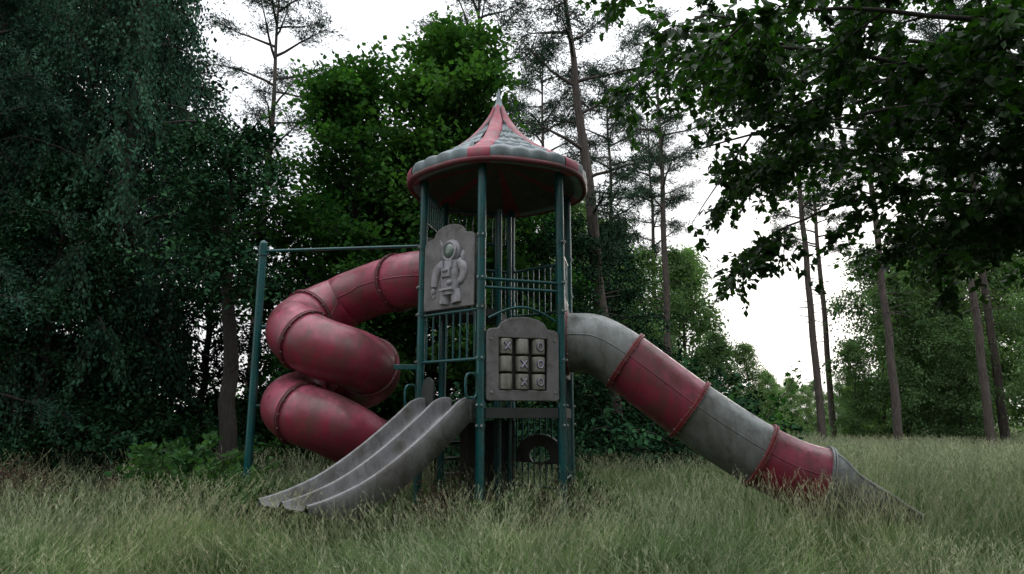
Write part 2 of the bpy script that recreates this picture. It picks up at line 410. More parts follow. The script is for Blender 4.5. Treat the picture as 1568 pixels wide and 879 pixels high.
# astronaut panel
M=side_M(-40)
outer=[(-.46,2.76),(.46,2.76),(.46,3.6)]+arc(.36,3.62,.10,0,90,5)+[(.30,3.73)]+arc(0,3.75,.27,5,175,13,.13)+[(-.30,3.73)]+arc(-.36,3.62,.10,90,180,5)+[(-.46,3.6)]
fin(plate('astronaut_board',outer,[],.05,.012,M@Matrix.Translation((0,-.02,0)),PANEL,tower))
mb=MB()
def ell(mb,c,r,mat=0,rot=0,k=20):
    n=12
    ph=np.linspace(-math.pi/2,math.pi/2,n);th=np.linspace(0,2*math.pi,k,endpoint=False)
    x=np.outer(np.cos(ph),np.cos(th))*r[0];y=np.outer(np.cos(ph),np.sin(th))*r[1];z=np.outer(np.sin(ph),np.ones(k))*r[2]
    ca,sa=math.cos(rot),math.sin(rot)
    x,z=x*ca+z*sa,-x*sa+z*ca
    V=np.stack([x+c[0],y+c[1],z+c[2]],-1).reshape(-1,3)
    V=V@np.array(M.to_3x3()).T+np.array(M.translation)
    i=np.arange(n-1)[:,None];j=np.arange(k)[None];j2=(j+1)%k
    mb.add(V,np.stack([i*k+j,i*k+j2,(i+1)*k+j2,(i+1)*k+j],-1).reshape(-1,4),mat)
y=-.045
def limb(ps,rs,fl=.6):
    P=catmull([(a,0,b) for a,b in ps],5)
    mb2=MB();tube(mb2,P,np.interp(np.linspace(0,1,len(P)),np.linspace(0,1,len(rs)),rs),14,cap=True)
    for Vv,Qq,n0 in zip(mb2.v,mb2.q,np.cumsum([0]+[len(v) for v in mb2.v[:-1]])):
        W=Vv.copy();W[:,1]=W[:,1]*fl+y
        W=W@np.array(M.to_3x3()).T+np.array(M.translation)
        mb.add(W,Qq-n0,0)
limb([(.05,3.38),(.05,3.2),(.05,3.04),(.05,2.92)],[.13,.16,.155,.14])
limb([(-.09,3.36),(-.20,3.28),(-.25,3.15),(-.26,3.06)],[.07,.075,.065,.055])
limb([(.19,3.36),(.28,3.25),(.25,3.12),(.13,3.07)],[.07,.07,.06,.05])
limb([(-.03,2.97),(-.05,2.88),(-.06,2.81)],[.088,.088,.085])
limb([(.13,2.97),(.155,2.88),(.165,2.81)],[.088,.088,.085])
ell(mb,(.05,y,3.50),(.175,.08,.17))
ell(mb,(-.27,y,3.0),(.042,.035,.05));
for k,(dx,dz) in enumerate(((-.045,-.03),(-.02,-.05),(.005,-.055),(.03,-.045),(.035,.0))):
    limb([(-.27+dx*.4,2.99+dz*.4),(-.27+dx,2.99+dz*1.5)],[.014,.011],1)
ell(mb,(.10,y-.085,3.07),(.045,.03,.04))
L=[loc2w(M,(.07+.115*math.cos(t),y-.06,3.50+.12*math.sin(t))) for t in np.linspace(0,2*math.pi,25)]
tube(mb,np.array(L),.020,8)
ell(mb,(.07,y-.04,3.5),(.112,.06,.117),1)
box(mb,M,.05,y-.095,3.20,.15,.035,.11,0,.012)
for xx in (.015,.05,.085): box(mb,M,xx,y-.115,3.22,.018,.012,.03,2,.002)
box(mb,M,.05,y-.09,2.985,.25,.03,.03,0,.01)
for x in (-.03,.13): box(mb,M,x,y-.085,3.32,.028,.03,.11,0,.008)
ell(mb,(.265,y+.01,3.41),(.045,.04,.09));ell(mb,(-.13,y+.01,3.60),(.02,.03,.07))
cyl(mb,loc2w(M,(-.13,y,3.6)),loc2w(M,(-.17,y,3.70)),.008,6)
fin(mb.obj('astronaut_relief',[RELIEF,VISOR,PDARK],tower))

def entry(a,zc,z0,z1,name):
    o=[(-.47,z0),(.47,z0),(.47,z1-.15)]+arc(0,z1-.15,.47,8,172,17,.2)+[(-.47,z1-.15)]
    fin(plate(name,o,[arc(0,zc,.37,360,15,24)],.04,.01,side_M(a),PANEL,tower))
entry(80,2.36,1.88,2.92,'tube_slide_entry_panel')
entry(260,3.33,2.86,3.86,'spiral_entry_panel')
z0=.70
fin(plate('low_arch_panel',[(-.45,z0),(.45,z0)]+arc(0,z0+.05,.45,0,180,17,.35),[arc(0,z0+.10,.2,360,15,16,.14)],.04,.01,side_M(140),PANEL,tower))
fin(plate('entry_side_plate',[(-.49,1.5),(-.28,1.5),(-.28,1.7)]+arc(-.38,1.72,.1,0,180,9,.14)+[(-.49,1.7)],[],.04,.01,side_M(-40),DECK,tower))

# ---------------------------------------------------------------- tubes
def section(mb,P,r,k=40,mat=0):
    tube(mb,P,r,k,mat); tube(mb,P,r-.02,k,mat)
def flange(mb,c,t,r,mat=0,bolts=14):
    t=nrm(np.asarray(t,float));c=np.asarray(c,float)
    offs=np.array([-.028,-.026,-.006,-.004,.004,.006,.026,.028])
    rr=np.array([r,r+.036,r+.038,r+.022,r+.022,r+.038,r+.036,r])
    tube(mb,c+offs[:,None]*t,rr,44,mat,smooth=False)
    up=np.array([0,0,1.]);a=nrm(np.cross(t,up));b_=np.cross(t,a)
    for q in range(bolts):
        th=q*2*math.pi/bolts; p=c+(r+.020)*(math.cos(th)*a+math.sin(th)*b_)
        cyl(mb,p-t*.04,p+t*.04,.009,6,mat=1)
def seam(mb,P,r,ang,mat):
    P2,T,A,B=frames(P); n=nrm(np.array([0,0,1.])-T*T[:,2:3]); s=np.cross(T,n)
    Q=P2+(r+.002)*(math.cos(ang)*n+math.sin(ang)*s); tube(mb,Q,.008,6,mat)
TR=.41
d=np.array([math.sin(R(80)),-math.cos(R(80))]); M0=np.array(side_M(80).translation)[:2]
def sp(s,z): return (M0[0]+d[0]*s,M0[1]+d[1]*s,z)
ctrl=[sp(-.05,2.36),sp(.12,2.36),sp(.42,2.325),sp(.81,2.09),sp(1.22,1.77),sp(1.63,1.45),sp(2.06,1.14),sp(2.48,.87),sp(2.85,.68),sp(3.22,.56)]
path=catmull(ctrl,8)
cuts=[0,24,40,56,72]
ts=empty('tube_slide',(2.5,9.1,0)); bpy.context.view_layer.update()
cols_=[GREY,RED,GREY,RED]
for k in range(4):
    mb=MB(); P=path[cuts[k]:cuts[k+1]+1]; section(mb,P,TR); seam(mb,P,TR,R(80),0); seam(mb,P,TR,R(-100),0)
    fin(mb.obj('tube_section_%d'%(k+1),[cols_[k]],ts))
mb=MB()
for k in (1,2,3,4):
    i=cuts[k];t=path[min(i+1,len(path)-1)]-path[i-1]; flange(mb,path[i],t,TR,mat=0 if k<4 else 2)
flange(mb,np.array(sp(.03,2.36)),(d[0],d[1],0),TR,mat=0)
fin(mb.obj('tube_flanges',[surf_mat('flange_red',(.25,.03,.04),(.2,.02,.03),(.1,.07,.05),rough=.5,scale=4),STEEL,GREY],ts))
mb=MB()
ex=catmull([sp(3.22,.56),sp(3.5,.50),sp(3.85,.46),sp(4.22,.45)],10)
P,T,A,B=frames(ex);n=nrm(np.array([0,0,1.])-T*T[:,2:3]);s=np.cross(T,n)
u=np.linspace(0,1,len(P)); half=np.interp(u,[0,.1,.35,.7,1],[178,150,115,86,52])
for r in (TR,TR-.025):
    th=np.linspace(-1,1,33)[None]*np.radians(half)[:,None]
    V=P[:,None]-r*np.cos(th)[...,None]*n[:,None]+r*np.sin(th)[...,None]*s[:,None]
    i=np.arange(len(P)-1)[:,None];j=np.arange(32)[None]
    mb.add(V.reshape(-1,3),np.stack([i*33+j,i*33+j+1,(i+1)*33+j+1,(i+1)*33+j],-1).reshape(-1,4))
th=np.radians(half)
for sg in (-1,1):
    E=P-(TR-.012)*np.cos(th)[:,None]*n+sg*(TR-.012)*np.sin(th)[:,None]*s; tube(mb,E,.024,8)
thh=np.radians(half[-1])*np.linspace(-1,1,15)
E=P[-1]-(TR-.012)*np.cos(thh)[:,None]*n[-1]+(TR-.012)*np.sin(thh)[:,None]*s[-1];tube(mb,E,.024,8)
fin(mb.obj('exit_chute',[GREY],ts))

# spiral tube slide
HC=np.array([-2.58,9.9]);hr=.55
ph=np.array([90,180,270,360,450,540,630,720]);hz=np.array([3.14,2.66,2.26,2.03,1.78,1.56,1.32,.90])
M1=np.array(side_M(260).translation)
def hp(f):
    return np.array([HC[0]+hr*math.cos(R(f)),HC[1]+hr*math.sin(R(f)),np.interp(f,ph,hz)])
pre=catmull([(M1[0]+.05,M1[1],3.34),(M1[0]-.3,M1[1]+.07,3.34),(-1.85,10.14,3.32),(-2.2,10.36,3.26),tuple(hp(95)),tuple(hp(112))],8)[:-8]
F=np.arange(95,721,5)
hel=np.array([hp(f) for f in F])
z=hel[:,2].copy(); kz=np.ones(9)/9; zp=np.pad(z,4,mode='edge'); hel[:,2]=np.convolve(zp,kz,'valid')
ext=catmull([tuple(hel[-1]),(-2.03,10.15,.78),(-2.02,10.6,.60),(-2.0,11.1,.5),(-2,11.5,.47)],5)[1:]
spp=empty('spiral_tube_slide',(HC[0],HC[1],0));bpy.context.view_layer.update()
full=np.vstack([pre[:-1],hel,ext]); off=len(pre)-1
def fi(f): return off+int(round((f-95)/5))
cutl=[0,13,fi(150),fi(240),fi(350),fi(475),fi(600),fi(715),len(full)-1]
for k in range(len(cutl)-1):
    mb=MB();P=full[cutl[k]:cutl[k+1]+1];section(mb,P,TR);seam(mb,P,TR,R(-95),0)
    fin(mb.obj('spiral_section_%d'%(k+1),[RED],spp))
mb=MB()
for c in cutl[1:-1]:
    flange(mb,full[c],full[c+1]-full[c-1],TR)
fin(mb.obj('spiral_flanges',[surf_mat('flange_maroon',(.17,.02,.035),(.12,.015,.025),(.07,.05,.035),rough=.5,scale=4),STEEL],spp))
mb=MB()
px,py=-3.57,9.52
cyl(mb,(px,py,-.1),(px,py,3.80),.055,20)
zc=np.array([3.80,3.83,3.85]);tube(mb,np.stack([0*zc+px,0*zc+py,zc],-1),np.array([.055,.045,.01]),20,mat=0)
cp=post_xy(-70);cyl(mb,(px,py,3.69),(cp[0],cp[1],3.69),.021,10)
cyl(mb,(px,py,3.62),(px,py,3.76),.068,16)
cyl(mb,(px,py,1.5),(px+.1,py+.06,1.5),.03,8); cyl(mb,(px,py,2.6),(px+.1,py+.06,2.6),.03,8)
box(mb,Matrix.Translation((cp[0]-.2,cp[1]+.12,2.02)),0,0,0,.36,.03,.07,0)
fin(mb.obj('spiral_support_post',[GREEN],spp))

# ---------------------------------------------------------------- double slide
ds=empty('double_slide',(-1.5,8,0));bpy.context.view_layer.update()
n2=np.array([math.sin(R(-40)),-math.cos(R(-40)),0]);x2=np.array([math.cos(R(-40)),math.sin(R(-40)),0])
B0=np.array(side_M(-40).translation)
rim=catmull([(-.02,0,1.60),(.12,0,1.60),(.28,0,1.54),(.5,0,1.38),(.9,0,1.11),(1.3,0,.87),(1.65,0,.70),(1.95,0,.60),(2.15,0,.55),(2.32,0,.52)],8)
Lz=rim[:,[0,2]]
W=.46
def rimarc(c,r,a0,a1,n,h0): return [(c+r*math.cos(R(t)),h0+r*math.sin(R(t))) for t in np.linspace(a0,a1,n)]
rr0=.024
prof2=[(-W,-.32),(-W,-.05)]+rimarc(-W+rr0,rr0,180,10,7,-rr0)+[(-W+.055,-.10),(-W+.075,-.17),(-W+.105,-.205),(-W+.15,-.215),(-.12,-.215),(-.08,-.205),(-.055,-.17),(-.035,-.10)]+rimarc(0,rr0,170,10,6,-rr0)+[(.035,-.10),(.055,-.17),(.08,-.205),(.12,-.215),(W-.15,-.215),(W-.105,-.205),(W-.075,-.17),(W-.055,-.10)]+rimarc(W-rr0,rr0,170,0,7,-rr0)+[(W,-.05),(W,-.32),(W-.04,-.32),(W-.06,-.25),(0,-.24),(-W+.06,-.25),(-W+.04,-.32)]
prof2=np.array(prof2)
mb=MB()
dl=np.gradient(Lz,axis=0);dl=dl/np.linalg.norm(dl,axis=1,keepdims=True)
npf=len(prof2);V=[]
m=len(Lz)
taper=np.interp(np.linspace(0,1,m),[0,.7,1],[1,1,.28])
for k,((l,z),(a,b_)) in enumerate(zip(Lz,dl)):
    up=np.array([-b_*n2[0],-b_*n2[1],a])
    for (w,h) in prof2:
        hh=h if h>-.235 else -.24+(h+.24)*taper[k]
        hh=hh*np.interp(k/m,[0,.75,1],[1,1,.25])
        V.append(B0*np.array([1,1,0])+n2*l+np.array([0,0,z])+x2*w+up*hh)
i=np.arange(m-1)[:,None];j=np.arange(npf)[None];j2=(j+1)%npf
mb.add(np.array(V),np.stack([i*npf+j,i*npf+j2,(i+1)*npf+j2,(i+1)*npf+j],-1).reshape(-1,4))
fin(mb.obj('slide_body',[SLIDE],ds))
mb=MB()
for w in (-.3,.3):
    for l_,h_ in ((1.1,.8),(2.1,.42)):
        p=B0*np.array([1,1,0])+n2*l_+x2*w; cyl(mb,(p[0],p[1],-.1),(p[0],p[1],h_),.03,10)
fin(mb.obj('slide_support',[DECK],ds))

# ---------------------------------------------------------------- vegetation
def sticks(mb,P0,P1,r0,r1,k=3,mat=0):
    n=len(P0)
    if n==0:return
    T=nrm(P1-P0);ref=np.where(np.abs(T[:,2:3])<.9,np.array([[0,0,1.]]),np.array([[1.,0,0]]))
    A=nrm(np.cross(T,ref));B=np.cross(T,A);th=np.linspace(0,2*math.pi,k,endpoint=False)
    off=np.cos(th)[None,:,None]*A[:,None]+np.sin(th)[None,:,None]*B[:,None]
    r0=np.broadcast_to(r0,(n,));r1=np.broadcast_to(r1,(n,))
    V=np.concatenate([P0[:,None]+off*r0[:,None,None],P1[:,None]+off*r1[:,None,None]],1)
    j=np.arange(k);Q=np.stack([j,(j+1)%k,k+(j+1)%k,k+j],-1)
    mb.add(V.reshape(-1,3),(Q[None]+(np.arange(n)*2*k)[:,None,None]).reshape(-1,4),mat,.5,True)
def leaves(mb,C,D,Nn,L,W,var,mat=1):
    D=nrm(D);S=nrm(np.cross(D,Nn));U=np.cross(S,D)
    L=L[:,None];W=W[:,None]
    V=np.stack([C,C+D*L*.45+S*W*.5+U*W*.12,C+D*L,C+D*L*.45-S*W*.5+U*W*.12],1)
    n=len(C);mb.add(V.reshape(-1,3),np.arange(n*4).reshape(-1,4),mat,np.repeat(np.clip(var,0,1),4),False)
def foliate(mb,rng,path,n_tw,tw_len,lpt,ll,lw,spread,hang=0,flat=1.0,t0=.2,droop=.1,rt=.006,clump=.5,fwd=.6):
    n=len(path)
    T=rng.uniform(t0,1,n_tw)*(n-1);i0=np.minimum(T.astype(int),n-2);f=(T-i0)[:,None]
    st=path[i0]*(1-f)+path[i0+1]*f;tan=nrm(path[i0+1]-path[i0])
    lat=nrm(np.cross(tan,np.array([0,0,1.]))+1e-6)*rng.choice([-1,1],n_tw)[:,None]
    td=nrm(tan*fwd+lat*rng.uniform(.3,1.1,n_tw)[:,None]+rng.normal(0,.3,(n_tw,3))-np.array([0,0,hang]))
    tl=tw_len*rng.uniform(.4,1.2,n_tw)[:,None]
    md=st+td*tl*.5; en=st+td*tl-np.array([0,0,1])*droop*tl
    sticks(mb,st,md,rt,rt*.7);sticks(mb,md,en,rt*.7,rt*.3)
    s=rng.uniform(.08,1.08,(n_tw,lpt,1))
    C=np.where(s<.5,st[:,None]+(md-st)[:,None]*s*2,md[:,None]+(en-md)[:,None]*(s*2-1))+rng.normal(0,1,(n_tw,lpt,3))*spread
    D=td[:,None]*.8+rng.normal(0,.6,(n_tw,lpt,3))-np.array([0,0,hang*.8+.15])
    Nn=np.array([0,0,flat])+rng.normal(0,.55,(n_tw,lpt,3))
    cv=rng.normal(clump,.22,(n_tw,1))+rng.normal(0,.14,(n_tw,lpt))
    k=n_tw*lpt;sz=rng.uniform(.6,1.2,k)
    leaves(mb,C.reshape(k,3),D.reshape(k,3),Nn.reshape(k,3),ll*sz,lw*sz,cv.reshape(k))
def gen_tree(name,seed,H,r0,z0,prof,n_limb,upa,ldroop,n_tw,tw_len,lpt,ll,lw,spread,mats,hang=0,lean=(0,0),flat=1,dead=0,droop=.1,wob=.12,rt=.006,t0=.25):
    rng=np.random.default_rng(seed);mb=MB()
    zz=np.linspace(-.3,H,16);u=np.clip(zz/H,0,1)
    wx=np.cumsum(rng.normal(0,wob,16))*.5;wy=np.cumsum(rng.normal(0,wob,16))*.5
    wx=wx-wx[0]-(wx[-1]-wx[0])*u;wy=wy-wy[0]-(wy[-1]-wy[0])*u
    tr=np.stack([wx+lean[0]*u*H,wy+lean[1]*u*H,zz],-1)
    tube(mb,catmull(tr,3),np.interp(np.linspace(0,1,46),[0,.04,.5,1],[r0*1.35,r0,r0*.7,.02]),12)
    def at(z): return np.array([np.interp(z,zz,tr[:,0]),np.interp(z,zz,tr[:,1]),z])
    for i in range(n_limb):
        uu=((i+rng.uniform(0,1))/n_limb)
        z=z0+(H-z0)*uu;L=prof(uu)*rng.uniform(.6,1.15);az=i*2.4+rng.normal(0,.5)
        p=at(z);a=upa*rng.uniform(.6,1.3)+uu*.35
        dr=np.array([math.cos(az)*math.cos(a),math.sin(az)*math.cos(a),math.sin(a)])
        pts=[p];k=7
        for q in range(k):
            dr=nrm(dr+rng.normal(0,.10,3)-np.array([0,0,ldroop*(q/k)]));pts.append(pts[-1]+dr*L/k)
        pts=np.array(pts);rad=np.linspace(min(r0*.35,.02+L*.018),.008,k+1)
        sticks(mb,pts[:-1],pts[1:],rad[:-1],rad[1:],5)
        foliate(mb,rng,pts,n_tw,tw_len*(.5+.5*min(1,L/2)),lpt,ll,lw,spread,hang,flat,t0,droop,rt,clump=.35+.3*uu+rng.normal(0,.1))
    for i in range(dead):
        z=rng.uniform(z0*.45,z0);az=rng.uniform(0,6.28);p=at(z);L=rng.uniform(.4,1.6)
        q=p+np.array([math.cos(az),math.sin(az),rng.uniform(-.3,.3)])*L
        sticks(mb,p[None],q[None],.02,.005,4)
    return mb.mesh(name,mats)
egg=lambda r:(lambda u:r*(math.sin(math.pi*min(1,(u*.85+.15)))**.6)+.25)
cone=lambda r:(lambda u:r*(1-u*.8)+.2)
maple=[gen_tree('maple_tree_mesh%d'%s,10+s,9.6,.14,1.2,egg(2.3),52,.55,.12,15,1.0,42,.14,.115,.13,[BARK,L_MAPLE],droop=.3) for s in range(2)]
darkt=[gen_tree('dark_tree_mesh%d'%s,30+s,12,.16,.6,egg(2.6),56,.25,.25,14,1.2,34,.155,.10,.16,[BARK,L_DARK],droop=.35,flat=.8) for s in range(2)]
dtrunk=gen_tree('dark_trunk_tree_mesh',41,8.5,.21,4.2,egg(1.7),22,.3,.2,14,1.0,30,.14,.09,.14,[BARK,L_DARK],droop=.35,dead=10,wob=.1,lean=(-.05,0))
larch=gen_tree('larch_tree_mesh',61,11,.15,1.6,cone(3.0),40,.12,.22,30,.75,46,.085,.022,.045,[BARK,L_LARCH],droop=.45,flat=.8,t0=.3)
birch=[gen_tree('birch_tree_mesh%d'%s,50+s,12.5,.14,2.0,egg(2.2),58,.55,.45,22,1.25,38,.095,.055,.06,[BARK,L_BIRCH],hang=1.6,droop=.25,flat=.3) for s in range(2)]
pine=[gen_tree('pine_tree_mesh%d'%s,70+s,18,.16,9.5,egg(2.1),26,.25,.05,14,.8,54,.16,.03,.10,[BARKP,L_PINE],flat=.2,dead=22,wob=.07,rt=.010,t0=.35) for s in range(2)]
pinel=gen_tree('leaning_pine_mesh',90,15,.2,5.5,egg(2.0),26,.2,.1,14,.9,56,.16,.03,.11,[BARKP,L_PINE],lean=(-.10,0),flat=.2,dead=24,rt=.010,wob=.08)
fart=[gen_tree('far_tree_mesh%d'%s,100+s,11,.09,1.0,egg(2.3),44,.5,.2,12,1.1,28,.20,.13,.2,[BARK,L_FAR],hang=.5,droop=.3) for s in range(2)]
def shrub_mesh(name,seed,mat,H=2,rad=1.2,nst=26,ll=.11,lw=.075,lpt=18,ntw=9):
    rng=np.random.default_rng(seed);mb=MB()
    for i in range(nst):
        az=rng.uniform(0,6.28);a=rng.uniform(.5,1.4);b_=np.array([rng.normal(0,rad*.3),rng.normal(0,rad*.3),-.05])
        dr=np.array([math.cos(az)*math.cos(a),math.sin(az)*math.cos(a),math.sin(a)]);L=H*rng.uniform(.5,1.1);pts=[b_]
        for q in range(5):
            dr=nrm(dr+rng.normal(0,.15,3)-np.array([0,0,.08*q]));pts.append(pts[-1]+dr*L/5)
        pts=np.array(pts);rr=np.linspace(.014,.004,6)*min(1,H/1.2);sticks(mb,pts[:-1],pts[1:],rr[:-1],rr[1:],4)
        foliate(mb,rng,pts,ntw,.5*H/2,lpt,ll,lw,.06*min(1,H/1.5),.0,1.0,.15,.15,.004)
    return mb.mesh(name,[BARK,mat])
shrub=[shrub_mesh('shrub_mesh0',5,L_DARK),shrub_mesh('shrub_mesh1',6,L_MAPLE)]
shrubf=shrub_mesh('shrub_mesh_far',7,L_FAR)
def put(name,me,x,y,sc=1,rz=None,parent=None,szs=None):
    rz=random.uniform(0,6.28) if rz is None else rz
    s=sc if szs is None else (sc,sc,sc*szs)
    return link(name,me,parent,(x,y,float(gz(np.array(x),np.array(y)))-.02),rz,s)
for x,y,s in ((-8.2,13.2,1.0),(-10.8,13.0,1.05),(-12.6,15.5,1.1),(-9.4,16.2,1.15)): put('birch_tree',birch[int(s*20)%2],x,y,s)
put('larch_tree',larch,-9.9,11.4,.95)
for x,y,s in ((-6.9,15.5,.58),(-11.6,12.4,.72),(-13.5,18,1.1),(-11.6,19,1.15),(-4.9,17.0,.60),(-8.6,12.6,.50),(-3.0,18.5,.6),(-.6,18,.62),(1.3,16.8,.52),(2.8,19,.55)): put('hornbeam_tree',darkt[int(s*50)%2],x,y,s)
put('dark_trunk_tree',dtrunk,-4.95,12.3,.78,rz=0)
for x,y,s in ((-3.5,14.4,.90),(-1.5,15.2,1.04),(-4.6,19,.8),(-.2,16.5,.78)): put('maple_tree',maple[int(s*50)%2],x,y,s)
for x,y,s in ((-9.1,24,1.05),(-1.2,22,1.0),(1.4,29,1.0),(4.6,31,1),(6.4,28,1.05),(12.4,28,1.0),(14.4,26,1.0),(18.2,26.5,1.05),(20.5,29,1.1),(7.6,36,1.0),(17.5,38,1.1),(24,36,1.1)): put('pine_tree',pine[int(s*50)%2],x,y,s)
put('pine_tree',pinel,2.75,17.2,1.0,rz=0)
dt=empty('distant_trees')
rr=np.random.default_rng(4)
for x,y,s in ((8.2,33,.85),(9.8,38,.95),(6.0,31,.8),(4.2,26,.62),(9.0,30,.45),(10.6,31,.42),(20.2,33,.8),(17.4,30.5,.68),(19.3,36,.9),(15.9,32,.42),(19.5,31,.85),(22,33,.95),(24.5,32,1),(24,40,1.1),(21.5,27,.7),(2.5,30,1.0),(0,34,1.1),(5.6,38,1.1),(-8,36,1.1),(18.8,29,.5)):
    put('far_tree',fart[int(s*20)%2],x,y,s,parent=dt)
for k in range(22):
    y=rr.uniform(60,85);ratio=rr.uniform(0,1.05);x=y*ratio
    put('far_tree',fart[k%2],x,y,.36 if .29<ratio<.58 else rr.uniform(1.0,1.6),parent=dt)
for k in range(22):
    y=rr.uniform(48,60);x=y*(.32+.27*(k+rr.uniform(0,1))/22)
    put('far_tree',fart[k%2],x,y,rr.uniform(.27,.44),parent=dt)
for k in range(9):  # unseen rest of the wood behind camera, added to darken frontal light
    put('hornbeam_tree',darkt[k%2],-17+k*4.3,-8-(k%3)*1.6,rr.uniform(.9,1.25))
ug=empty('undergrowth')
for k in range(40):
    x=-14+k*.46+rr.normal(0,.3);y=13.0+rr.uniform(0,3)+max(0,x+1)*.8
    put('shrub',shrub[0 if rr.uniform()<.75 else 1],x,y,rr.uniform(.5,1.1),parent=ug)
for k in range(16):
    x=rr.uniform(-14,5);y=rr.uniform(17,22); put('shrub',shrub[k%2],x,y,rr.uniform(1.2,1.8),parent=ug)
for k in range(34):
    y=rr.uniform(30,44);x=y*rr.uniform(.12,.95); put('shrub',shrubf,x,y,rr.uniform(.5,1.1),parent=ug)
weedm=shrub_mesh('weed_mesh',9,L_WEED,H=.9,rad=.5,nst=14,ll=.085,lw=.06)
for x,y,s in ((-4.3,9.7,1.35),(-3.75,9.1,1.1),(-4.9,10.4,1.25),(-3.2,8.7,.8),(1.0,9.5,.8),(-.6,9.9,.7),(-.1,8.3,.6)): put('leafy_weed',weedm,x,y,s)
dockm=shrub_mesh('dock_mesh',12,L_DOCK,H=.95,rad=.3,nst=9,ll=.05,lw=.022,lpt=12,ntw=12)
for x,y,s in ((-.75,8.1,.85),(-.95,8.4,.8),(-.15,8.25,.7),(.45,8.5,.75),(-6.3,9.2,.9),(-6.9,9.8,.95),(-5.9,10.2,.8),(-7.6,10.3,.9),(.9,8.9,.7)): put('dry_dock_plant',dockm,x,y,s)

# overhanging hornbeam near camera right
rng=np.random.default_rng(77);mb=MB()
bx,by=7.4,6.6
tube(mb,catmull([(bx,by,-.2),(bx-.05,by,1.5),(bx+.1,by+.1,3.5),(bx,by,6),(bx-.2,by,9)],6),np.linspace(.24,.08,25),14)
limbs=[
 [(bx,by,3.4),(6,6.7,4.6),(4.4,7,5.3),(2.8,7.2,5.6),(1.3,7.3,5.35)],
 [(bx,by,3.0),(6,6.2,3.9),(4.6,6.2,4.3),(3.2,6.3,4.2),(2.0,6.5,3.95)],
 [(bx,by,2.9),(6.3,7.2,3.6),(5,7.5,3.9),(3.8,7.7,3.75),(2.9,7.8,3.35)],
 [(bx,by,3.2),(6.2,5.8,4.2),(4.8,5.5,4.7),(3.0,5.4,4.9),(1.7,5.6,4.75)],
 [(bx,by,4.0),(6,7.5,5.2),(4.4,8,5.9),(3.0,8.2,6.1),(1.8,8.3,5.8)],
 [(bx,by,2.7),(6.4,6.6,3.2),(5.3,6.8,3.45),(4.3,7.0,3.3)],
 [(bx,by,3.6),(6.2,6.4,4.8),(4.9,6.6,5.0),(3.6,6.9,4.8),(2.5,7.0,4.5)],
 [(bx,by,5),(6,7,6.5),(4.2,7.4,7.0),(2.5,7.4,7.0),(1.3,7.4,6.7)],
 [(bx,by,4.2),(6,5.6,5.2),(4.2,5.2,5.6),(2.6,5.2,5.5)],
 [(bx,by,2.9),(6.6,7.8,3.5),(5.8,8.2,3.7),(4.9,8.4,3.5)],
 [(bx,by,3.5),(6.2,7.6,4.3),(5.2,8.2,4.7),(4.0,8.6,4.8),(2.9,8.9,4.6)],
 [(bx,by,3.8),(6.6,6.9,4.9),(5.4,7.4,5.4),(4.2,7.9,5.3),(3.4,8.1,5.0)],
 [(bx,by,4.6),(6.2,6.2,5.9),(4.8,6.3,6.2),(3.2,6.6,6.3),(1.9,6.8,6.1)],
 [(bx,by,3.3),(6.4,6.1,4.0),(5.5,5.9,4.1),(4.6,5.8,3.9)],
 [(bx,by,4.4),(6.6,7.6,5.6),(5.0,8.4,6.4),(3.6,8.8,6.6),(2.6,9.0,6.5)],
]
for L in limbs:
    P=catmull(L,5);n=len(P);P=P+np.cumsum(rng.normal(0,.012,P.shape),axis=0)
    tube(mb,P,np.linspace(.045,.008,n),8)
    for q in range(18):
        t=rng.uniform(.15,1)*(n-2);i=int(t);tan=nrm(P[i+1]-P[i]);lat=np.cross(tan,[0,0,1.])*rng.choice([-1,1])
        dr=nrm(tan*.7+lat*rng.uniform(.3,1)+rng.normal(0,.2,3)-np.array([0,0,.12]));Ls=rng.uniform(.5,1.2);pts=[P[i]]
        for w in range(4): dr=nrm(dr+rng.normal(0,.1,3)-np.array([0,0,.06]));pts.append(pts[-1]+dr*Ls/4)
        pts=np.array(pts);rr_=np.linspace(.012,.004,5);sticks(mb,pts[:-1],pts[1:],rr_[:-1],rr_[1:],5)
        foliate(mb,rng,pts,12,.38,14,.11,.075,.022,.1,1.0,.1,.2,.003,clump=.45)
mb.obj('overhanging_hornbeam_tree',[BARK,L_OVER])

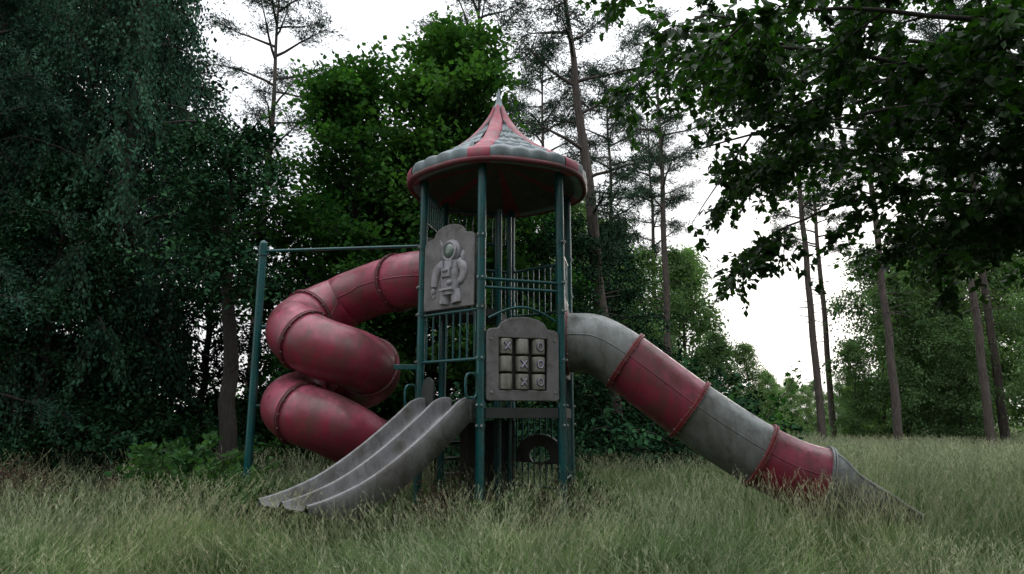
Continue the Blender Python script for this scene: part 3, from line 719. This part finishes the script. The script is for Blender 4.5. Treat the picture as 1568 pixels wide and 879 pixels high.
# grass
def grass_mesh(name,seed,size,n,h,w,seed_frac=.10):
    rng=np.random.default_rng(seed);mb=MB()
    B=np.stack([rng.uniform(-size/2,size/2,n),rng.uniform(-size/2,size/2,n),np.zeros(n)-.02],-1)
    cl=.75+.25*np.sin(B[:,0]*5+seed)*np.cos(B[:,1]*4.3)
    nt_=int(n/60);tc_=rng.uniform(-size/2,size/2,(nt_,2));ti=rng.integers(0,nt_,n)
    tuft=rng.uniform(0,1,n)<.65
    B[tuft,:2]=tc_[ti[tuft]]+rng.normal(0,.05*max(1,w/.008),(tuft.sum(),2))
    taz=rng.uniform(0,6.28,nt_)[ti]
    th_=rng.uniform(.7,1.3,nt_)[ti]
    H=h*rng.uniform(.5,1.15,n)*cl*np.where(tuft,th_,.8);az=np.where(tuft,taz+rng.normal(0,.9,n),rng.uniform(0,6.28,n));ln=H*rng.uniform(.2,1.1,n)
    dr=np.stack([np.cos(az)*ln+H*.2,np.sin(az)*ln,0*az],-1)
    th=rng.uniform(0,6.28,n);S=np.stack([np.cos(th),np.sin(th),0*th],-1)
    W=w*rng.uniform(.5,1.2,n)
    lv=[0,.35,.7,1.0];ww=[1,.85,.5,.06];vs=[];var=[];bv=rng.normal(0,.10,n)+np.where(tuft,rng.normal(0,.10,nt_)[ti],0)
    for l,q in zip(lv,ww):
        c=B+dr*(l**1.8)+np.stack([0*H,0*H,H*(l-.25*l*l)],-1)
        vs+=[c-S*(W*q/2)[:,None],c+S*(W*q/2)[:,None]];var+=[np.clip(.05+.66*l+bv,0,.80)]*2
    V=np.stack(vs,1);A=np.stack(var,1)
    Q=np.array([[0,1,3,2],[2,3,5,4],[4,5,7,6]])
    mb.add(V.reshape(-1,3),(Q[None]+(np.arange(n)*8)[:,None,None]).reshape(-1,4),0,A.reshape(-1),False)
    m=int(n*seed_frac);B=np.stack([rng.uniform(-size/2,size/2,m),rng.uniform(-size/2,size/2,m),np.zeros(m)],-1)
    H=h*rng.uniform(.7,1.45,m);az=rng.uniform(0,6.28,m);ln=H*rng.uniform(.1,.6,m)
    mid=B+np.stack([np.cos(az)*ln*.3,np.sin(az)*ln*.3,H*.55],-1);top=B+np.stack([np.cos(az)*ln+.08,np.sin(az)*ln,H],-1)
    sticks(mb,B,mid,w*.18,w*.16,3);mb.a[-1][:]=.75
    sticks(mb,mid,top,w*.16,w*.10,3);mb.a[-1][:]=.88
    T=nrm(top-mid);kk=7
    s=rng.uniform(-.14,.02,(m,kk,1));C=top[:,None]+T[:,None]*s
    D=T[:,None]+rng.normal(0,.22,(m,kk,3));k=m*kk
    leaves(mb,C.reshape(k,3),D.reshape(k,3),rng.normal(0,1,(k,3)),np.full(k,.045)*rng.uniform(.6,1.3,k),np.full(k,w*.55),np.clip(rng.normal(.92,.07,k),0,1),0)
    return mb.mesh(name,[GRASS])
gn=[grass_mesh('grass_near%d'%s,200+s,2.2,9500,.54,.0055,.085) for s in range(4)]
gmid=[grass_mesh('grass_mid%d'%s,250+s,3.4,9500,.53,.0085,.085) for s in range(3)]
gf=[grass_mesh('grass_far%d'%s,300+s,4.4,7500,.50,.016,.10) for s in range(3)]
tg=empty('tall_grass')
def row(y,x0,x1,st,ms,sc=1,hz=(.8,1.15)):
    x=x0
    while x<x1:
        put('grass_patch',ms[int(rr.integers(len(ms)))],x+rr.normal(0,.08*st),y+rr.normal(0,.08*st),sc,rr.uniform(0,6.28),tg,szs=rr.uniform(*hz)/sc)
        x+=st
y=3.0
while y<8.6:
    row(y,-(.83*y+1.4),.83*y+1.4,1.9,gn,1,(.6,.85) if y<5 else (.82,1.15)); y+=1.9
y=9.9
while y<17:
    row(y,-(.83*y+1.5) if y<14 else -9,.83*y+1.5,3.0,gmid); y+=2.9
y=18.5
while y<34:
    row(y,-3 if y<24 else y*.05,.9*y+2,4.1,gf,1,(.8,1.15)); y+=4.0
y=36
while y<60:
    row(y,y*.05,.9*y+2,7.0,gf,1.8,(.75,1.0)); y+=6.8

# ---------------------------------------------------------------- sky, sun, camera
w=bpy.data.worlds.new('World');scene.world=w;w.use_nodes=True
nt=w.node_tree;ns=nt.nodes;ls=nt.links;bg=ns['Background']
sk=N(ns,'ShaderNodeTexSky',sky_type='NISHITA');sk.sun_disc=False;sk.sun_elevation=R(14);sk.sun_rotation=R(25)
sk.dust_density=3;sk.air_density=1.0;sk.ozone_density=1.5
hsw=N(ns,'ShaderNodeHueSaturation');hsw.inputs['Saturation'].default_value=.4;ls.new(sk.outputs[0],hsw.inputs['Color'])
tcw=N(ns,'ShaderNodeTexCoord').outputs['Generated']
sx=N(ns,'ShaderNodeSeparateXYZ');ls.new(tcw,sx.inputs[0])
elev=ramp(ns,ls,sx.outputs['Z'],[(.0,(.93,.93,.91)),(.30,(.92,.95,1.0)),(1,(.96,.98,1.0))])
cl=ramp(ns,ls,noise(ns,ls,mapping(ns,ls,tcw,(1,1,2.5)),2.6,6,.6),[(.3,.80),(.7,1.0)])
cloud=mix(ns,ls,1.0,elev,cl,'MULTIPLY')
boost=N(ns,'ShaderNodeVectorMath',operation='SCALE');ls.new(cloud,boost.inputs[0])
bz=N(ns,'ShaderNodeMapRange');ls.new(sx.outputs['Z'],bz.inputs['Value']);bz.inputs['From Min'].default_value=.35;bz.inputs['To Min'].default_value=8.7;bz.inputs['To Max'].default_value=24
ls.new(bz.outputs[0],boost.inputs['Scale'])
c=mix(ns,ls,.92,hsw.outputs[0],boost.outputs[0])
ls.new(c,bg.inputs['Color']);bg.inputs['Strength'].default_value=.145
sun=bpy.data.lights.new('sun','SUN');sun.energy=.5;sun.angle=R(20);sun.color=(1,.92,.82)
so=bpy.data.objects.new('sun',sun);scene.collection.objects.link(so)
el,az=R(14),R(25)
dirv=Vector((math.sin(az)*math.cos(el),math.cos(az)*math.cos(el),math.sin(el)))
so.rotation_euler=dirv.to_track_quat('Z','Y').to_euler()
cam=bpy.data.cameras.new('camera');cam.lens=24;cam.sensor_width=36;cam.clip_end=2000
co=bpy.data.objects.new('camera',cam);scene.collection.objects.link(co)
co.location=(0,0,1.35);co.rotation_euler=(R(90+10.8),0,0);scene.camera=co
scene.view_settings.view_transform='Standard';scene.view_settings.look='None';scene.view_settings.exposure=0
